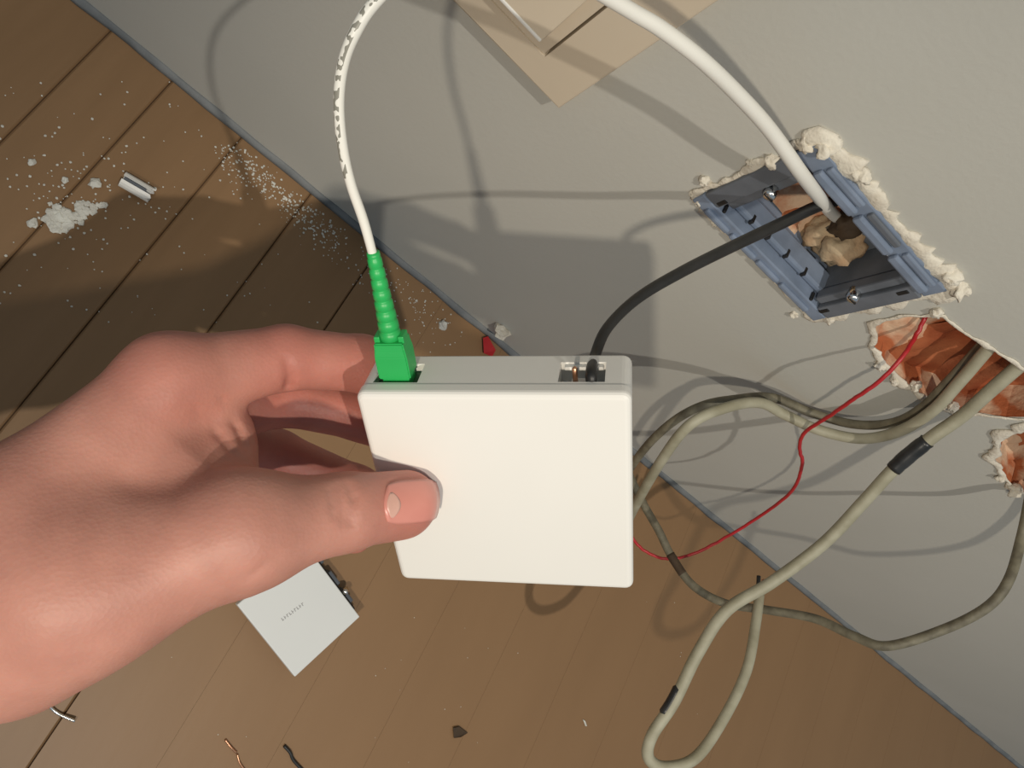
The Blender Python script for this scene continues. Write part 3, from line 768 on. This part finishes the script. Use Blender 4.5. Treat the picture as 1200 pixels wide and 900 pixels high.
W_ = dict(
    el_r=np.array([-.262, .072, .166]), el_u=np.array([-.262, .100, .172]),
    wr_r=K(15, 632, .205), wr_u=K(15, 728, .208),
    imc=K(197, 447, .226), mmc=K(215, 485, .246), rmc=K(222, 525, .264), pmc=K(225, 570, .277),
    cmc=K(95, 690, .203), tmc=K(285, 622, .213), tip_j=K(405, 600, .229), ttip=K(476, 588, .2405),
    ipp=K(335, 419, .246), idp=K(424, 426, .2595), itp=K(492, 458, .2650),
    mpp=K(332, 466, .269), mdp=K(424, 487, .2765), mtp=K(496, 522, .2775),
    rpp=K(324, 533, .291), rdp=K(418, 572, .299), rtp=K(478, 600, .2985),
    ppp=K(318, 600, .299), pdp=K(385, 624, .304), ptp=K(416, 629, .303))
def chain(ps, rs, k=0.003):
    d = None
    for i in range(len(ps) - 1):
        c = cone(W_[ps[i]], W_[ps[i + 1]], rs[i] * MM, rs[i + 1] * MM)
        d = c if d is None else smin(d, c, k)
    return d
palm = cone(W_['el_r'], W_['wr_r'], .024, .0190)
palm = smin(palm, cone(W_['el_u'], W_['wr_u'], .024, .0200), .010)
for a, b, ra, rb in (('wr_r', 'imc', 19, 13.4), ('wr_r', 'mmc', 18, 14.0), ('wr_u', 'rmc', 18, 13.0), ('wr_u', 'pmc', 18, 12.0), ('wr_u', 'cmc', 20, 20), ('cmc', 'tmc', 20, 16.0)):
    palm = smin(palm, cone(W_[a], W_[b], ra * MM, rb * MM), .013)
# web of skin between thumb and index
palm = smin(palm, cone(K(215, 560, .226), K(255, 520, .236), .015, .0095), .010)
palm = smin(palm, cone(K(262, 505, .238), K(272, 575, .228), .0075, .0085), .008)
body = palm
def dist_pt(p): return np.sqrt((X - p[0]) ** 2 + (Yg - p[1]) ** 2 + (Zg - p[2]) ** 2)
def attach(body, d, p, kmax, reach):
    k = 0.0008 + kmax * np.clip(1 - dist_pt(p) / reach, 0, 1)
    return smin(body, d, k)
body = attach(body, chain(('pmc', 'ppp', 'pdp', 'ptp'), (11, 8.4, 7.6, 6.6)), W_['pmc'], .008, .035)
body = attach(body, chain(('rmc', 'rpp', 'rdp', 'rtp'), (12, 9.4, 8.6, 7.6)), W_['rmc'], .008, .035)
body = attach(body, chain(('mmc', 'mpp', 'mdp', 'mtp'), (12.5, 9.8, 9.0, 7.8)), W_['mmc'], .008, .035)
body = attach(body, chain(('imc', 'ipp', 'idp', 'itp'), (13, 10.2, 9.4, 7.8)), W_['imc'], .010, .040)
thumb = chain(('tmc', 'tip_j', 'ttip'), (15.5, 11.2, 10.0), .004)
thumb = smin(thumb, cone(K(470, 600, .2435), K(440, 604, .2400), .0085, .0085), .004)      # fleshy pad
body = attach(body, thumb, W_['tmc'], .012, .045)
# creases (shallow grooves)
def groove(body, pts, r, depth):
    for a, b in zip(pts[:-1], pts[1:]):
        g = cone(a, b, r, r); body = -smin(-body, g + (r - depth) * 0, 0.0012) if False else np.maximum(body, -smin(g, g + 1, .001) * 1.0)
    return body
def surf(px, py):
    """first hit of a pixel's ray with the hand field (camera space)"""
    for d in np.arange(.155, .32, .0005):
        q = K(px, py, d); i = ((q - lo) / VS).round().astype(int)
        if (i < 0).any() or (i >= dims).any(): continue
        if body[i[0], i[1], i[2]] < 0: return q
    return None
folds = [([(396, 568), (401, 582), (404, 596), (402, 612)], .0011), ([(409, 566), (414, 582), (415, 598), (412, 614)], .0011), ([(388, 574), (391, 590), (392, 604)], .0009),
         ([(337, 424), (341, 440), (338, 456)], .0016),
         ([(232, 482), (256, 506), (276, 532)], .0013), ([(262, 470), (278, 498), (288, 522)], .0013),
         ([(290, 680), (312, 664), (330, 654)], .0010)]
gr = []
for px, r in folds:
    sh = .1 if px[0][0] > 380 else .6
    q = [surf(*c) for c in px]
    for a, b in zip(q[:-1], q[1:]):
        if a is not None and b is not None: gr.append((a * (1 - sh * r / a[2]), b * (1 - sh * r / b[2]), r))
nail_c = [surf(x, y) for x, y in ((484, 588),)]
for a, b, r in gr:
    g = cone(a, b, r, r)
    body = -smin(-body, g, 0.0010)
# flatten the nail bed a little is left to the nail plate itself

def surface_nets(f, lo, vs):
    """naive surface nets: one vertex per mixed cell, one quad per crossing edge"""
    s = f < 0
    n = np.array(f.shape)
    c = np.zeros(n - 1, np.uint8)
    for i in (0, 1):
        for j in (0, 1):
            for k in (0, 1):
                c += s[i:n[0] - 1 + i, j:n[1] - 1 + j, k:n[2] - 1 + k]
    mixed = (c > 0) & (c < 8)
    idx_ = np.argwhere(mixed)
    acc = np.zeros((len(idx_), 3)); cnt = np.zeros(len(idx_))
    corners = [(i, j, k) for i in (0, 1) for j in (0, 1) for k in (0, 1)]
    I, J, K_ = idx_.T
    val = {q: f[I + q[0], J + q[1], K_ + q[2]].astype(float) for q in corners}
    for q in corners:
        for ax in range(3):
            if q[ax]: continue
            q2 = list(q); q2[ax] = 1; q2 = tuple(q2)
            a, b = val[q], val[q2]; cr = (a < 0) != (b < 0)
            t = np.where(cr, a / np.where(cr, a - b, 1), 0)
            pnt = np.tile(np.array(q, float), (len(idx_), 1)); pnt[:, ax] = t
            acc[cr] += pnt[cr]; cnt[cr] += 1
    verts = lo + vs * (idx_ + acc / cnt[:, None])
    num = -np.ones(n - 1, np.int64); num[I, J, K_] = np.arange(len(idx_))
    faces = []
    for ax in range(3):
        sl_a = [slice(None)] * 3; sl_b = [slice(None)] * 3
        sl_a[ax] = slice(0, -1); sl_b[ax] = slice(1, None)
        sa, sb = s[tuple(sl_a)], s[tuple(sl_b)]
        e = np.argwhere(sa != sb)
        u_, v_ = [(1, 2), (2, 0), (0, 1)][ax]
        e = e[(e[:, u_] > 0) & (e[:, v_] > 0) & (e[:, u_] < n[u_] - 1) & (e[:, v_] < n[v_] - 1)]
        def at(du, dv):
            q = e.copy(); q[:, u_] -= du; q[:, v_] -= dv
            return num[q[:, 0], q[:, 1], q[:, 2]]
        quad = np.stack([at(1, 1), at(0, 1), at(0, 0), at(1, 0)], 1)
        inside = sa[e[:, 0], e[:, 1], e[:, 2]]
        quad = np.where(inside[:, None], quad, quad[:, ::-1])
        faces.append(quad[(quad >= 0).all(1)])
    return verts, np.concatenate(faces)
vv, ff = surface_nets(body, lo, VS)
# relax the voxel steps
nv = len(vv)
for it in range(3):
    sm = np.zeros_like(vv); ct = np.zeros(nv)
    for a, b in ((0, 1), (1, 2), (2, 3), (3, 0)):
        np.add.at(sm, ff[:, a], vv[ff[:, b]]); np.add.at(ct, ff[:, a], 1)
        np.add.at(sm, ff[:, b], vv[ff[:, a]]); np.add.at(ct, ff[:, b], 1)
    vv = vv * 0.5 + 0.5 * sm / ct[:, None]
wv_ = vv @ R.T + CAM
base_pt = Vector(R @ W_['wr_r'] + CAM)
hand = mesh_obj('hand', wv_ - np.array(base_pt), [tuple(int(i) for i in q) for q in ff], SKIN, None, True)
hand.location = base_pt
tag(hand, 'bare left hand pinching the white box between thumb and fingers', 'hand')
ca = hand.data.color_attributes.new('skin_tone', 'FLOAT_COLOR', 'POINT')
def near(p, r): return np.exp(-((vv - p) ** 2).sum(1) / r ** 2)
tone = np.array([0.485, 0.240, 0.188])[None, :] * np.ones((nv, 1))
red = np.array([0.49, 0.172, 0.135])
fac = np.zeros(nv)
for nm, r in (('ttip', .016), ('itp', .03), ('idp', .026), ('ipp', .020), ('mdp', .026), ('mpp', .024), ('rdp', .03), ('rpp', .03), ('pdp', .022), ('ptp', .02), ('imc', .016)):
    fac = np.maximum(fac, near(W_[nm], r))
fac = np.clip(fac, 0, 1)[:, None] * 0.85
tone = tone * (1 - fac) + red * fac
ca.data.foreach_set('color', np.hstack([tone, np.ones((nv, 1))]).ravel().astype(np.float32))

# thumb nail: thin plate lying on the nail bed
def field(q):
    u_ = (q - lo) / VS; i = np.floor(u_).astype(int); t = u_ - i; v = 0.0
    for a in (0, 1):
        for b in (0, 1):
            for c in (0, 1):
                v += body[i[0] + a, i[1] + b, i[2] + c] * (t[0] if a else 1 - t[0]) * (t[1] if b else 1 - t[1]) * (t[2] if c else 1 - t[2])
    return v
def hit(px, py):
    prev = None
    for d in np.arange(.215, .262, .0004):
        f = field(K(px, py, d))
        if f < 0: return K(px, py, d if prev is None else d - .0004 * f / (f - prev))
        prev = f
    return K(px, py, .245)
def grad(q):
    e = .0012
    g = np.array([field(q + e * v) - field(q - e * v) for v in np.eye(3)]); return g / np.linalg.norm(g)
def nail(name, parent, mt, lift, t0, t1, q0, q1, NU=16, NV=14, bow=0.0):
    vs = []; ns = []; fs = []
    for i in range(NU + 1):
        for j in range(NV + 1):
            q = q0 + (q1 - q0) * j / NV; e_ = (2 * j / NV - 1) ** 2
            t = t0 + bow * 0.3 * e_ + (t1 - bow * e_ - t0 - bow * 0.3 * e_) * i / NU
            px = 482 + 32 * t * (1 - 0.12 * q * q) ; py = 588 - 2 * t + 25 * q * (1 - 0.20 * max(0, t) ** 4 - 0.16 * max(0, -t) ** 3)
            h_ = hit(px, py); n_ = grad(h_); vs.append(h_ + n_ * lift); ns.append(n_)
    for i in range(NU):
        for j in range(NV):
            a = i * (NV + 1) + j; fs.append((a, a + 1, a + NV + 2, a + NV + 1))
    k = len(vs); vs += [v - n_ * 0.0012 for v, n_ in zip(vs[:k], ns)]
    fs += [tuple(q + k for q in f)[::-1] for f in fs]
    for e in ([i * (NV + 1) for i in range(NU + 1)], [i * (NV + 1) + NV for i in range(NU + 1)], list(range(NV + 1)), [NU * (NV + 1) + j for j in range(NV + 1)]):
        for a, b in zip(e[:-1], e[1:]): fs.append((a, b, b + k, a + k))
    o = mesh_obj(name, [Vector(R @ v + CAM) - base_pt for v in vs], fs, mt, parent, True)
    bm = bmesh.new(); bm.from_mesh(o.data); bmesh.ops.recalc_face_normals(bm, faces=bm.faces); bm.to_mesh(o.data); bm.free()
    return o
nl = nail('thumb_nail', hand, NAIL, .0005, -1, 1, -1, 1)
nl['label'] = 'pink thumb nail'
nail('nail_moon', nl, NAIL_W, .00062, -0.93, -0.42, -0.50, 0.72, 6, 10, bow=0.33)

# sleeve of the arm, drawn back above the wrist
a_, b_ = np.array([-.222, .079, .173]), np.array([-.52, .165, .095])
pth = []; rad_ = []
for i in range(41):
    t = i / 40; pth.append(Vector(R @ (a_ + (b_ - a_) * t) + CAM) - base_pt)
    rad_.append((.0420 + .016 * t) * (1 + .035 * math.sin(i * 1.3) * (1 - t) + .02 * noise.noise(Vector((i * .7, 0, 0)))))
rad_[0] = .0385
sv_ = tube('sleeve', pth, rad_, mat('sleeve_cloth', (0.05, 0.055, 0.07, 1), 0.9, (0.07, 0.075, 0.09, 1), 60, bump=0.5, bscale=700, spec=0.1), hand, 28)
